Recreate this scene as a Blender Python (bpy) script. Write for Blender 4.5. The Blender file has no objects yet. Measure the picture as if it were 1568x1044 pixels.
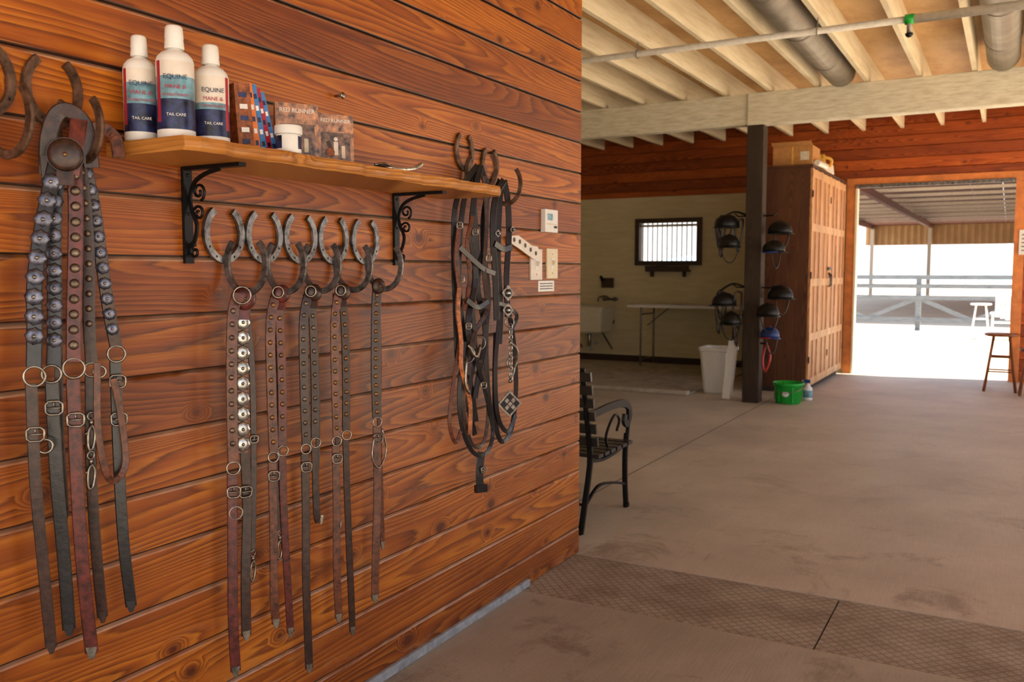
import bpy, bmesh, math, random
from mathutils import Vector, Matrix, noise
random.seed(7)
V=Vector
# ------------------------------------------------------------------ materials
def lin(c):
    return tuple(((v/255)/12.92 if v/255<=0.04045 else ((v/255+0.055)/1.055)**2.4) for v in c)+(1,)
class NT:
    def __init__(s,name):
        s.m=bpy.data.materials.new(name); s.m.use_nodes=True
        s.t=s.m.node_tree; s.n=s.t.nodes; s.b=s.n["Principled BSDF"]
    def node(s,typ,**k):
        n=s.n.new(typ)
        for a,v in k.items(): setattr(n,a,v)
        return n
    def put(s,sock,v):
        if isinstance(v,bpy.types.NodeSocket): s.t.links.new(v,sock)
        else: sock.default_value=v
    def math(s,op,a,b=0.0,c=0.0,clamp=False):
        n=s.node("ShaderNodeMath",operation=op); n.use_clamp=clamp
        s.put(n.inputs[0],a); s.put(n.inputs[1],b); s.put(n.inputs[2],c); return n.outputs[0]
    def comb(s,x,y,z):
        n=s.node("ShaderNodeCombineXYZ")
        s.put(n.inputs[0],x); s.put(n.inputs[1],y); s.put(n.inputs[2],z); return n.outputs[0]
    def noise(s,vec,scale=1,detail=2,rough=.5,dist=0):
        n=s.node("ShaderNodeTexNoise"); s.put(n.inputs["Vector"],vec)
        n.inputs["Scale"].default_value=scale; n.inputs["Detail"].default_value=detail
        n.inputs["Roughness"].default_value=rough; n.inputs["Distortion"].default_value=dist
        return n.outputs["Fac"]
    def ramp(s,fac,stops,interp='LINEAR'):
        n=s.node("ShaderNodeValToRGB"); r=n.color_ramp; r.interpolation=interp
        while len(r.elements)<len(stops): r.elements.new(0.5)
        for e,(p,c) in zip(r.elements,stops): e.position=p; e.color=c
        s.put(n.inputs[0],fac); return n.outputs[0]
    def mix(s,fac,a,b,blend='MIX'):
        n=s.node("ShaderNodeMix",data_type='RGBA',blend_type=blend)
        s.put(n.inputs[0],fac); s.put(n.inputs[6],a); s.put(n.inputs[7],b); return n.outputs[2]
    def bump(s,h,strength=.3,dist=.002):
        n=s.node("ShaderNodeBump"); n.inputs["Strength"].default_value=strength
        n.inputs["Distance"].default_value=dist; s.put(n.inputs["Height"],h)
        s.t.links.new(n.outputs[0],s.b.inputs["Normal"])
    def obj(s):
        return s.node("ShaderNodeTexCoord").outputs["Object"]
    def sep(s,v):
        n=s.node("ShaderNodeSeparateXYZ"); s.put(n.inputs[0],v); return n.outputs
    def set(s,**k):
        for a,v in k.items(): s.put(s.b.inputs[a.replace("_"," ")],v)

def plain(name,col,rough=.5,metal=0,var=.12,scale=30,bump=.0,coat=0,spec=None):
    k=NT(name); c=lin(col); v=k.noise(k.obj(),scale,4,.6)
    lo=tuple(x*(1-var*2) for x in c[:3])+(1,); hi=tuple(min(1,x*(1+var)) for x in c[:3])+(1,)
    k.set(Base_Color=k.ramp(v,[(.3,lo),(.7,hi)]),Roughness=rough,Metallic=metal,Coat_Weight=coat)
    if spec is not None: k.b.inputs["Specular IOR Level"].default_value=spec
    if bump: k.bump(v,bump,.002)
    return k.m

def plank(name,light,mid,dark,pitch=.1505,z0=1.487,vert=False,rough=.4,ring=38,knots=True,var=.35,spec=.4,dust_glint=0,sa=.42,sc_=5.2):
    """stained pine boards: per-board fine cathedral grain, fibre and knots"""
    k=NT(name); x,y,z=k.sep(k.obj())
    along=k.math('ADD',x,y); across=z
    if vert: along,across=z,k.math('ADD',x,y)
    rowf=k.math('DIVIDE',k.math('SUBTRACT',across,z0),pitch)
    row=k.math('FLOOR',rowf)
    wn=k.node("ShaderNodeTexWhiteNoise",noise_dimensions='1D'); k.put(wn.inputs["W"],row)
    rnd=wn.outputs["Value"]; rc=k.sep(wn.outputs["Color"])
    a=k.math('ADD',along,k.math('MULTIPLY',rnd,53.0))
    vo=k.node("ShaderNodeTexVoronoi",feature='F1',voronoi_dimensions='2D')
    k.put(vo.inputs["Vector"],k.comb(k.math('MULTIPLY',a,.8),k.math('MULTIPLY',across,1.25),0)); vo.inputs["Scale"].default_value=3.2
    d=vo.outputs["Distance"]; vr=k.sep(vo.outputs["Color"])[0]
    size=k.math('MULTIPLY',k.math('SUBTRACT',vr,.5,clamp=True),.13)
    core=k.math('LESS_THAN',d,size) 
    mr=k.node("ShaderNodeMapRange",interpolation_type='SMOOTHSTEP'); k.put(mr.inputs[0],k.math('SUBTRACT',d,size))
    mr.inputs[1].default_value=0; mr.inputs[2].default_value=.13; mr.inputs[3].default_value=1; mr.inputs[4].default_value=0
    halo=k.math('MULTIPLY',mr.outputs[0],k.math('GREATER_THAN',vr,.5))
    n1=k.noise(k.comb(k.math('MULTIPLY',a,sa),k.math('MULTIPLY',across,sc_),k.math('MULTIPLY',rnd,9)),1.0,.6,.4)
    h=k.math('ADD',n1,k.math('MULTIPLY',halo,.08))
    wob=k.noise(k.comb(k.math('MULTIPLY',a,4),k.math('MULTIPLY',across,70),0),1,3)
    fr=k.math('FRACT',k.math('ADD',k.math('MULTIPLY',h,ring),k.math('MULTIPLY',wob,.7)))
    L,M,D=lin(light),lin(mid),lin(dark)
    M2=tuple((p*.6+q*.4) for p,q in zip(M,D)); D2=tuple((p*.2+q*.8) for p,q in zip(M,D))
    col=k.ramp(fr,[(0,L),(.45,M),(.70,M2),(.85,D2),(1,L)])
    fade=k.noise(k.comb(k.math('MULTIPLY',a,1.1),k.math('MULTIPLY',across,9),7),1,3,.6)
    col=k.mix(k.ramp(fade,[(.35,(.55,.55,.55,1)),(.62,(.0,.0,.0,1))]),col,M)
    fib=k.noise(k.comb(k.math('MULTIPLY',a,3),k.math('MULTIPLY',across,260),0),1,4,.65)
    col=k.mix(.55,col,k.ramp(fib,[(.25,(.48,.40,.34,1)),(.7,(1.05,1.05,1.05,1))]),'MULTIPLY')
    pv=k.ramp(rnd,[(0,(1-var,1-var*1.2,1-var*1.2,1)),(.35,(.80,.74,.70,1)),(.7,(.96,.94,.9,1)),(1,(1.1,1.14,1.14,1))])
    col=k.mix(1,col,pv,'MULTIPLY')
    big=k.noise(k.comb(k.math('MULTIPLY',a,1.6),k.math('MULTIPLY',across,6),3),1,4,.65)
    col=k.mix(.75,col,k.ramp(big,[(.32,(.55,.44,.38,1)),(.6,(1,1,1,1))]),'MULTIPLY')
    if knots:
        kc=k.ramp(k.math('FRACT',k.math('MULTIPLY',d,60)),[(0,lin((50,20,8))),(1,lin((96,40,14)))])
        col=k.mix(core,col,kc); col=k.mix(k.math('MULTIPLY',k.math('POWER',halo,3),.75),col,lin(dark))
    if dust_glint:   # worn, dusty arrises with a painted edge highlight, and dark joints between boards
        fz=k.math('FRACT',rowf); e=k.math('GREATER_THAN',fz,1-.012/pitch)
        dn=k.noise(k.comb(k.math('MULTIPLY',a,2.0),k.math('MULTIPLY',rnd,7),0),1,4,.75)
        col=k.mix(k.math('MULTIPLY',e,k.ramp(dn,[(.36,(.0,.0,.0,1)),(.64,(dust_glint,dust_glint,dust_glint,1))])),col,lin((206,168,140)))
        col=k.mix(k.math('LESS_THAN',fz,.004/pitch),col,lin((40,16,6)))
        wear=k.noise(k.comb(k.math('MULTIPLY',a,3.2),k.math('MULTIPLY',across,16),1),1,6,.75)
        low=k.ramp(k.math('DIVIDE',z,1.3),[(0,(1,1,1,1)),(1,(0,0,0,1))])
        col=k.mix(k.math('MULTIPLY',low,k.ramp(wear,[(.56,(0,0,0,1)),(.72,(.4,.4,.4,1))])),col,lin((186,148,116)))
    k.set(Base_Color=col,Roughness=k.ramp(fib,[(.2,(rough+.15,)*3+(1,)),(.8,(rough-.05,)*3+(1,))]))
    k.b.inputs["Specular IOR Level"].default_value=spec
    k.bump(fib,.25,.0008)
    return k.m

M_WALL=plank("stained_pine",(214,134,38),(182,98,22),(92,40,10),dust_glint=.7,rough=.36,var=.45,spec=.42,ring=34)
M_WALLB=plank("stained_pine_back",(214,116,40),(186,86,24),(116,48,14),pitch=.15,z0=0)
M_SHELF=plank("shelf_pine",(222,160,84),(204,138,64),(156,96,40),pitch=.5,z0=0,ring=30,knots=False,var=.1)
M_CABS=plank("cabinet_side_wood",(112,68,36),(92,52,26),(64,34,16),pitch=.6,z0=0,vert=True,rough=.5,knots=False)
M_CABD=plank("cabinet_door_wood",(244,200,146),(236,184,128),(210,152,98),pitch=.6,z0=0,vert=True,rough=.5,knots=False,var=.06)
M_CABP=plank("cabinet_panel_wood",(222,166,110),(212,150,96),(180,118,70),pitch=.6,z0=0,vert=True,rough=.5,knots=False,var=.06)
M_STOOL=plank("stool_wood",(190,120,62),(166,98,46),(120,66,30),pitch=.3,z0=0,vert=True,knots=False)
M_POST=plank("post_timber",(92,80,62),(78,66,50),(52,42,32),pitch=.5,z0=0,vert=True,rough=.7,knots=False)
def painted(name,c1,c2,sc=3):
    k=NT(name); o=k.obj(); x,y,z=k.sep(o)
    n=k.noise(k.comb(k.math('MULTIPLY',x,2),y,k.math('MULTIPLY',z,14)),sc,5,.65)
    k.set(Base_Color=k.ramp(n,[(.3,lin(c2)),(.6,lin(c1))]),Roughness=.65); k.bump(n,.3,.004); return k.m
M_BEAM=painted("painted_beam",(228,220,198),(196,186,158))
M_JOIST=painted("painted_joist",(236,222,192),(214,194,156),2)
M_CREAM=painted("cream_drywall",(220,206,166),(206,190,148),1.2)
M_PLY=painted("plywood_deck",(208,168,112),(172,130,80),1.5)
M_FENCE=painted("fence_paint",(112,120,128),(84,92,100),3)

def concrete(name):
    k=NT(name); o=k.obj(); x,y,z=k.sep(o)
    n1=k.noise(o,1.1,5,.62); n2=k.noise(o,9,6,.7); n3=k.noise(o,140,3,.6)
    brush=k.noise(k.comb(k.math('MULTIPLY',x,160),k.math('MULTIPLY',y,5),0),1,2)
    col=k.ramp(n1,[(.3,lin((182,170,152))),(.52,lin((200,188,168))),(.72,lin((214,202,182)))])
    col=k.mix(.5,col,k.ramp(n2,[(.3,(.76,.73,.70,1)),(.65,(1,1,1,1))]),'MULTIPLY')
    col=k.mix(.35,col,k.ramp(n3,[(.3,(.6,.6,.6,1)),(.6,(1,1,1,1))]),'MULTIPLY')
    col=k.mix(.3,col,k.ramp(brush,[(.3,(.7,.7,.7,1)),(.6,(1,1,1,1))]),'MULTIPLY')
    st=k.noise(o,1.9,6,.72,.5)
    near=k.ramp(k.math('DIVIDE',y,9),[(0,(1,1,1,1)),(.45,(.9,.9,.9,1)),(.75,(.25,.25,.25,1))])
    col=k.mix(k.math('MULTIPLY',near,k.ramp(st,[(.54,(0,0,0,1)),(.64,(.6,.6,.6,1))])),col,lin((112,90,74)))
    entry=k.ramp(k.math('DIVIDE',y,4.2),[(.80,(.74,.74,.74,1)),(.92,(1,1,1,1))])   # slab darker before the mat
    col=k.mix(1,col,entry,'MULTIPLY')
    j=k.math('LESS_THAN',k.math('ABSOLUTE',k.math('ADD',x,.43)),.007)
    j=k.math('MULTIPLY',j,k.math('GREATER_THAN',y,4.1))
    col=k.mix(k.math('MULTIPLY',j,.7),col,lin((60,46,36)))
    k.set(Base_Color=col,Roughness=k.ramp(n2,[(.3,(.45,.45,.45,1)),(.7,(.7,.7,.7,1))]))
    k.bump(k.math('ADD',k.math('MULTIPLY',n3,.6),brush),.25,.003); return k.m
M_CONC=concrete("concrete_floor")
def stripmat():
    k=NT("diamond_rubber_mat"); o=k.obj(); x,y,z=k.sep(o)
    def sq(v): 
        return k.math('ABSOLUTE',k.math('SUBTRACT',k.math('FRACT',k.math('MULTIPLY',v,20)),.5))
    g=k.math('MAXIMUM',sq(k.math('ADD',x,y)),sq(k.math('SUBTRACT',x,y)))
    gr=k.math('GREATER_THAN',g,.40)
    n=k.noise(o,2.6,5,.68); n2=k.noise(o,30,4,.7)
    col=k.mix(gr,lin((172,160,142)),lin((142,130,114)))
    col=k.mix(.8,col,k.ramp(n,[(.38,(.56,.48,.42,1)),(.58,(1,1,1,1))]),'MULTIPLY')
    col=k.mix(.4,col,k.ramp(n2,[(.3,(.6,.6,.6,1)),(.6,(1,1,1,1))]),'MULTIPLY')
    k.set(Base_Color=col,Roughness=.6); k.bump(k.math('ADD',k.math('MULTIPLY',gr,-1.),n2),.5,.004); return k.m
M_STRIP=stripmat()
def ground():
    k=NT("sandy_ground"); o=k.obj(); n=k.noise(o,.8,5,.6); n2=k.noise(o,14,4,.7)
    col=k.ramp(n,[(.3,lin((222,198,166))),(.7,lin((238,220,192)))])
    col=k.mix(.3,col,k.ramp(n2,[(.3,(.7,.7,.7,1)),(.6,(1,1,1,1))]),'MULTIPLY')
    k.set(Base_Color=col,Roughness=.95); k.bump(n2,.4,.02); return k.m
M_GROUND=ground()
M_STEEL=plain("horseshoe_steel",(124,120,118),.38,.85,.4,40,.3)
M_RUST=plain("rusty_steel",(112,86,68),.5,.7,.4,35,.4)
M_NICKEL=plain("aged_nickel",(156,150,138),.32,1,.25,60)
M_SILVER=plain("silver_concho",(196,198,192),.28,.9,.3,90)
M_STUD=plain("dull_stud",(116,100,84),.38,.9,.25,60)
M_BRASS=plain("brass_stud",(136,100,64),.38,.9,.2)
M_BLACKIRON=plain("black_iron",(22,22,24),.45,.5,.2,50,.2)
def leather(name,c,r=.36,spec=.5):
    return plain(name,c,r,0,.4,55,.35,spec=spec)
L_DK=leather("leather_dark_brown",(62,37,26)); L_BR=leather("leather_brown",(108,58,34))
L_RED=leather("leather_oxblood",(98,38,29)); L_BLK=leather("leather_black",(25,24,28),.32,.6)
L_TAN=leather("leather_tan",(192,112,62)); L_GRY=leather("leather_worn_grey",(78,60,50))
M_WHITE=plain("white_plastic",(232,230,224),.4,0,.03)
M_IVORY=plain("ivory_plastic",(226,212,178),.4,0,.04)
M_BLACKP=plain("black_helmet_shell",(12,12,13),.42,0,.1,20,spec=.35)
M_NAVY=plain("label_navy",(38,48,92),.35,0,.5,40); M_TEAL=plain("label_teal",(120,168,184),.35,0,.3,30)
M_REDL=plain("label_red",(176,34,52),.35,0,.1); M_CREAML=plain("label_cream",(228,218,204),.4,0,.05)
M_CARD=plain("cardboard",(190,134,76),.8,0,.1,20); M_YEL=plain("yellow_vinyl",(232,176,74),.5,0,.1)
M_GREEN=plain("green_plastic",(24,170,58),.35,0,.08); M_BLUEP=plain("blue_plastic",(30,60,120),.4)
M_REDP=plain("red_plastic",(170,40,36),.35)
M_BKOR=plain("book_orange",(224,120,44),.5); M_BKBL=plain("book_blue",(62,126,190),.5); M_BKBR=plain("book_brown",(150,84,46),.55,0,.4,60)
M_PAPER=plain("paper",(220,208,184),.8)
M_CASE=plain("case_cover",(186,128,82),.3,0,.5,45,coat=.3); M_CASED=plain("case_picture",(120,88,66),.3,0,.7,60)
M_GALV=plain("galvanised_duct",(150,142,130),.5,.5,.15,6)
M_PIPE=plain("pvc_pipe",(206,200,188),.5,0,.08)
M_PORC=plain("porcelain",(230,220,194),.3,0,.05); M_REDROOF=plain("red_metal_roof",(92,36,22),.7,0,.1,3)
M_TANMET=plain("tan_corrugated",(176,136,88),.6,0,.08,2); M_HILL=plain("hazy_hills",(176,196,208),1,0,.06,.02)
M_TRUSS=plain("roof_truss_paint",(196,180,160),.6)
M_FRAME=plain("dark_window_frame",(56,38,28),.5); M_CURB=plain("curb_concrete",(158,164,168),.7,0,.2,20)
M_PAD=plain("pad_concrete",(188,178,162),.7,0,.2,6)
M_TRIM=plain("trim_orange",(214,128,62),.45,0,.15,8); M_DKBASE=plain("dark_base",(56,40,32),.7)

# ------------------------------------------------------------------ mesh builder
def catmull(P,n=6):
    if len(P)<3: return [V(p) for p in P]
    P=[V(p) for p in P]; Q=[P[0]*2-P[1]]+P+[P[-1]*2-P[-2]]; out=[]
    for i in range(1,len(Q)-2):
        a,b,c,d=Q[i-1:i+3]
        for j in range(n):
            t=j/n
            out.append(.5*((2*b)+(c-a)*t+(2*a-5*b+4*c-d)*t*t+(3*b-a-3*c+d)*t**3))
    out.append(P[-1]); return out
class MB:
    def __init__(s): s.bm=bmesh.new(); s.mats=[]
    def mi(s,m):
        if m not in s.mats: s.mats.append(m)
        return s.mats.index(m)
    def f(s,vs,m,sm=False):
        try: fc=s.bm.faces.new(vs)
        except ValueError: return
        fc.material_index=s.mi(m); fc.smooth=sm
    def box(s,c,d,m,rot=None,taper=1):
        c=V(c); hx,hy,hz=d[0]/2,d[1]/2,d[2]/2; vs=[]
        for z in(-hz,hz):
            k=taper if z>0 else 1
            for x,y in((-hx,-hy),(hx,-hy),(hx,hy),(-hx,hy)):
                p=V((x*k,y*k,z))
                if rot is not None: p=rot@p
                vs.append(s.bm.verts.new(c+p))
        for q in((3,2,1,0),(4,5,6,7),(0,1,5,4),(1,2,6,5),(2,3,7,6),(3,0,4,7)): s.f([vs[i] for i in q],m)
    def bx(s,x0,x1,y0,y1,z0,z1,m): s.box(((x0+x1)/2,(y0+y1)/2,(z0+z1)/2),(x1-x0,y1-y0,z1-z0),m)
    def rings(s,rs,m,sm=True,cap=True,closed=False):
        R=[[s.bm.verts.new(p) for p in r] for r in rs]; n=len(R[0])
        rng=range(len(R)) if closed else range(len(R)-1)
        for i in rng:
            A,B=R[i],R[(i+1)%len(R)]
            for j in range(n): s.f([A[j],A[(j+1)%n],B[(j+1)%n],B[j]],m,sm)
        if cap and not closed:
            s.f(R[0][::-1],m); s.f(R[-1],m)
    def tube(s,P,r,m,n=10,smooth=0,closed=False,r2=None):
        P=catmull(P,smooth) if smooth else [V(p) for p in P]
        N=len(P); rs=[]; up=None
        for i,p in enumerate(P):
            if closed: t=(P[(i+1)%N]-P[i-1])
            else: t=(P[min(i+1,N-1)]-P[max(i-1,0)])
            t.normalize()
            if up is None:
                up=V((0,0,1)) if abs(t.z)<.9 else V((1,0,0))
            a=t.cross(up)
            if a.length<1e-5: a=t.cross(V((0,1,.3)))
            a.normalize(); up=a.cross(t); rr=r if r2 is None else r+(r2-r)*i/(N-1)
            rs.append([p+(a*math.cos(q)+up*math.sin(q))*rr for q in [2*math.pi*k/n for k in range(n)]])
        s.rings(rs,m,True,True,closed)
    def ribbon(s,P,w,t,m,ang=0.,smooth=5,N=None,w2=None):
        P=catmull(P,smooth) if smooth else [V(p) for p in P]
        K=len(P); rs=[]; Nn=V((math.cos(ang),math.sin(ang),0)) if N is None else V(N); W=None
        for i,p in enumerate(P):
            T=(P[min(i+1,K-1)]-P[max(i-1,0)]).normalized()
            Wn=T.cross(Nn)
            if Wn.length<.05 and W is not None: Wn=W
            Wn=Wn.normalized()
            W=Wn; nn=W.cross(T).normalized(); ww=w if w2 is None else w+(w2-w)*i/(K-1); h=t/2
            rs.append([p+W*a*ww+nn*b*h for a,b in((-.5,0),(-.42,1),(.42,1),(.5,0),(.42,-1),(-.42,-1))])
        s.rings(rs,m,False)
        return P
    def lathe(s,prof,c,m,n=24,mf=None,sm=True):
        c=V(c); R=[]
        for r,h in prof:
            R.append([s.bm.verts.new(c+V((max(r,1e-4)*math.cos(2*math.pi*k/n),max(r,1e-4)*math.sin(2*math.pi*k/n),h))) for k in range(n)])
        for i in range(len(R)-1):
            for j in range(n):
                mm=mf(i,j) if mf else m
                s.f([R[i][j],R[i][(j+1)%n],R[i+1][(j+1)%n],R[i+1][j]],mm,sm)
        s.f(R[0][::-1],m); s.f(R[-1],m)
    def torus(s,c,R,r,m,nrm=(1,0,0),n=20,k=8,sy=1):
        c=V(c); nz=V(nrm).normalized(); a=nz.orthogonal().normalized()
        if abs(nz.z)<.9: a=V((0,0,1)).cross(nz).normalized()
        b=nz.cross(a)
        rs=[]
        for i in range(n):
            q=2*math.pi*i/n; d=a*math.cos(q)+b*math.sin(q); o=a*math.cos(q)*R+b*math.sin(q)*R*sy
            rs.append([c+o+(d*math.cos(p)+nz*math.sin(p))*r for p in [2*math.pi*j/k for j in range(k)]])
        s.rings(rs,m,True,False,True)
    def dome(s,c,r,h,m,nrm=(1,0,0),n=12,k=4,scal=0):
        c=V(c); nz=V(nrm).normalized(); a=nz.orthogonal().normalized(); b=nz.cross(a); rs=[]
        for i in range(k+1):
            q=math.pi/2*i/k; rr=max(r*math.cos(q),1e-4)
            rs.append([c+nz*h*math.sin(q)+(a*math.cos(p)+b*math.sin(p))*rr*(1+scal*math.cos(8*p)) for p in [2*math.pi*j/n for j in range(n)]])
        s.rings(rs,m)
    def cyl(s,a,b,r,m,n=16,r2=None): s.tube([a,b],r,m,n,r2=r2)
    def out(s,name,bevel=0,parent=None):
        me=bpy.data.meshes.new(name)
        bmesh.ops.recalc_face_normals(s.bm,faces=s.bm.faces[:])
        s.bm.to_mesh(me); s.bm.free()
        for m in s.mats: me.materials.append(m)
        o=bpy.data.objects.new(name,me); bpy.context.collection.objects.link(o)
        if parent: o.parent=parent
        if bevel:
            md=o.modifiers.new("bevel",'BEVEL'); md.width=bevel; md.segments=2; md.limit_method='ANGLE'
        return o
def RZ(a): return Matrix.Rotation(a,3,'Z')
def RX(a): return Matrix.Rotation(a,3,'X')
def RY(a): return Matrix.Rotation(a,3,'Y')
def text(body,size,loc,rot,mat,parent,name="lettering",bold=0):
    c=bpy.data.curves.new(name,'FONT'); c.body=body; c.size=size; c.align_x='CENTER'; c.align_y='CENTER'; c.extrude=.0003; c.offset=bold
    c.materials.append(mat); o=bpy.data.objects.new(name,c); o.location=loc; o.rotation_euler=rot
    bpy.context.collection.objects.link(o); o.parent=parent; return o

# ------------------------------------------------------------------ room shell
def planks(mb,axis,fixed,sgn,a0,a1,z0,z1,m,pitch,zoff,holes=(),th=.12):
    n0=math.floor((z0-zoff)/pitch); z=zoff+n0*pitch
    while z<z1-1e-4:
        lo,hi=max(z,z0),min(z+pitch,z1)
        if hi-lo<.03: z+=pitch; continue
        segs=[(a0,a1)]
        for (h0,h1,g0,g1) in holes:
            if lo<g1-1e-3 and hi>g0+1e-3:
                ns=[]
                for s0,s1 in segs:
                    if h0>s0: ns.append((s0,min(h0,s1)))
                    if h1<s1: ns.append((max(h1,s0),s1))
                segs=[q for q in ns if q[1]-q[0]>1e-3]
        prof=[(-th,lo),(-.014,lo),(-.001,lo+.001),(0,lo+.005),(0,hi-.012),(-.002,hi-.008),(-.014,hi),(-th,hi)]
        for s0,s1 in segs:
            rs=[]
            for s in (s0,s1):
                rs.append([V((fixed+sgn*d,s,h)) if axis=='Y' else V((s,fixed+sgn*d,h)) for d,h in prof])
            mb.rings(rs,m,False)
        z+=pitch
YB=13.25; ZT=3.62; XR=4.4
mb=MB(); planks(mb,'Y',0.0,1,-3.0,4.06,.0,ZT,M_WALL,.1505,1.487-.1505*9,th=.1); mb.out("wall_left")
mb=MB(); mb.bx(-5.4,-.1,3.94,4.06,0,ZT,M_CREAM); mb.out("wall_tack_room")
mb=MB()
mb.bx(0,.018,1.0,3.5,0,.034,M_CURB); mb.out("baseboard_left",bevel=.003)
mb=MB()
wx0,wx1,wz0,wz1=-3.27,-2.31,1.60,2.21
mb.bx(-5.4,wx0,YB,YB+.12,0,2.61,M_CREAM); mb.bx(wx1,-.17,YB,YB+.12,0,2.61,M_CREAM)
mb.bx(wx0,wx1,YB,YB+.12,0,wz0,M_CREAM); mb.bx(wx0,wx1,YB,YB+.12,wz1,2.61,M_CREAM)
planks(mb,'X',YB-.03,-1,-5.4,-.17,2.61,ZT,M_WALLB,.15,0,th=.14)
planks(mb,'X',YB,-1,-.17,XR,0,ZT,M_WALLB,.15,0,holes=[(-.05,1.90,-1,2.62)],th=.12)
mb.out("wall_back")
mb=MB(); mb.bx(-5.4,-.95,YB-.02,YB,0,.10,M_DKBASE); mb.out("baseboard_back")
mb=MB(); mb.bx(-5.52,-5.4,3.94,YB+.12,0,ZT,M_CREAM); mb.out("wall_far_left")
# right side, unseen: wall position and open bays shaped to bring in daylight
mb=MB(); mb.bx(XR,XR+.12,-3,YB+.12,3.36,ZT,M_WALLB); mb.bx(XR,XR+.12,12.9,YB+.12,0,3.36,M_WALLB); mb.bx(XR,XR+.12,1.9,4.5,0,3.36,M_WALLB); mb.bx(XR,XR+.12,8.6,8.78,0,3.36,M_POST)
mb.out("wall_right_unseen")
mb=MB(); mb.bx(-.1,XR,-3,3.43,-.12,0,M_CONC); mb.bx(-.1,XR,4.03,YB,-.12,0,M_CONC); mb.bx(-5.4,-.1,4.06,YB,-.12,0,M_CONC)
mb.bx(-.05,1.90,YB,YB+.3,-.12,0,M_CONC)
mb.out("floor")
mb=MB()
for a,b in((-.1,1.286),(1.293,3.6),(3.607,XR)): mb.bx(a,b,3.434,4.026,-.12,-.002,M_STRIP)
mb.bx(-.1,XR,3.43,4.03,-.12,-.012,M_DKBASE)
mb.out("floor_threshold_strip")
mb=MB(); mb.bx(-5.3,-1.35,9.9,10.0,0,.05,M_PAD); mb.bx(-5.3,-1.35,10.0,12.9,0,.02,M_PAD); mb.out("floor_wash_pad",bevel=.01)
mb=MB(); mb.bx(-5.52,XR+.12,-3,YB+.12,ZT,ZT+.03,M_PLY); mb.out("ceiling")
mb=MB()
for i in range(-10,12):
    x=-.43+i*.485
    if x>XR-.1 or x<-5.3: continue
    y0=4.06 if x<0 else -3
    mb.bx(x-.02,x+.02,y0+.02,YB-.18,3.365,ZT-.001,M_JOIST)
mb.out("ceiling_joists")
mb=MB(); mb.bx(-5.4,-.66,9.72,9.86,3.03,3.36,M_BEAM); mb.bx(-.66,XR,9.69,9.86,3.02,3.36,M_BEAM)
mb.out("ceiling_beam",bevel=.008)
mb=MB(); mb.bx(-.66,-.48,9.70,9.88,0,3.02,M_POST); POST=mb.out("support_post",bevel=.008)
for cx_ in(.297,1.75):
    mb=MB()
    mb.cyl((cx_,4.1,3.47),(cx_,9.67,3.47),.142,M_GALV,24)
    for y in (5.2,6.4,7.6,8.8): mb.torus((cx_,y,3.47),.143,.005,M_GALV,(0,1,0),24,6)
    mb.out("air_duct")
mb=MB(); PY=7.1; PZ=3.27
mb.cyl((-5.3,PY,PZ),(1.18,PY+.03,PZ),.026,M_PIPE,12); mb.cyl((1.18,PY+.03,PZ),(XR-.02,PY+.05,PZ+.005),.034,M_PIPE,12)
mb.cyl((1.15,PY+.03,PZ),(1.21,PY+.03,PZ),.038,M_GREEN,12); mb.cyl((1.18,PY+.03,PZ+.03),(1.18,PY+.03,PZ-.10),.018,M_GALV,10); mb.dome((1.18,PY+.03,PZ-.1),.028,.03,M_BLACKIRON,(0,0,-1))
for x in(-2.37,-.915,.54,2.48): mb.torus((x,PY+.02,PZ),.036,.005,M_GALV,(1,0,0),14,6); mb.cyl((x,PY+.02,PZ+.03),(x,PY+.02,3.364),.004,M_GALV,6)
mb.out("sprinkler_pipe")
mb=MB()
mb.bx(-.17,-.05,YB-.035,YB+.14,0,2.62,M_TRIM); mb.bx(1.90,2.02,YB-.035,YB+.14,0,2.62,M_TRIM); mb.bx(-.17,2.02,YB-.035,YB+.14,2.62,2.74,M_TRIM)
mb.bx(-.052,-.02,YB-.05,YB+.1,0,2.60,M_IVORY); mb.bx(-.05,1.9,YB-.06,YB-.036,2.60,2.65,M_STEEL)
mb.out("trim_door",bevel=.005)
mb=MB(); mb.bx(1.96,2.20,YB-.05,YB-.036,1.66,1.98,M_WHITE); mb.bx(2.03,2.20,YB-.036,YB,1.70,1.94,M_TRIM)
for i in range(5): mb.bx(1.99,2.17,YB-.053,YB-.049,1.71+i*.05,1.722+i*.05,M_FRAME)
mb.out("notice_sign")
mb=MB()
for a in((wx0-.06,wx0+.01,wz0-.06,wz1+.06),(wx1-.01,wx1+.06,wz0-.06,wz1+.06),(wx0,wx1,wz1-.01,wz1+.06),(wx0,wx1,wz0-.06,wz0+.01)):
    mb.bx(a[0],a[1],YB-.05,YB+.10,a[2],a[3],M_FRAME)
for i in range(12):
    x=wx0+.04+(wx1-wx0-.08)*i/11; mb.cyl((x,YB+.05,wz0),(x,YB+.05,wz1),.011,M_PIPE,8)
mb.bx(wx0,wx1,YB+.04,YB+.06,wz1-.07,wz1-.03,M_WHITE)
mb.out("window_1",bevel=.004)
mb=MB(); mb.bx(-3.13,-2.42,YB-.11,YB,1.44,1.47,M_FRAME); mb.bx(-3.13,-2.42,YB-.11,YB-.095,1.47,1.53,M_FRAME); mb.bx(-3.05,-3.02,YB-.09,YB,1.36,1.44,M_FRAME); mb.bx(-2.53,-2.5,YB-.09,YB,1.36,1.44,M_FRAME)
mb.out("window_ledge_rack")

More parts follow.
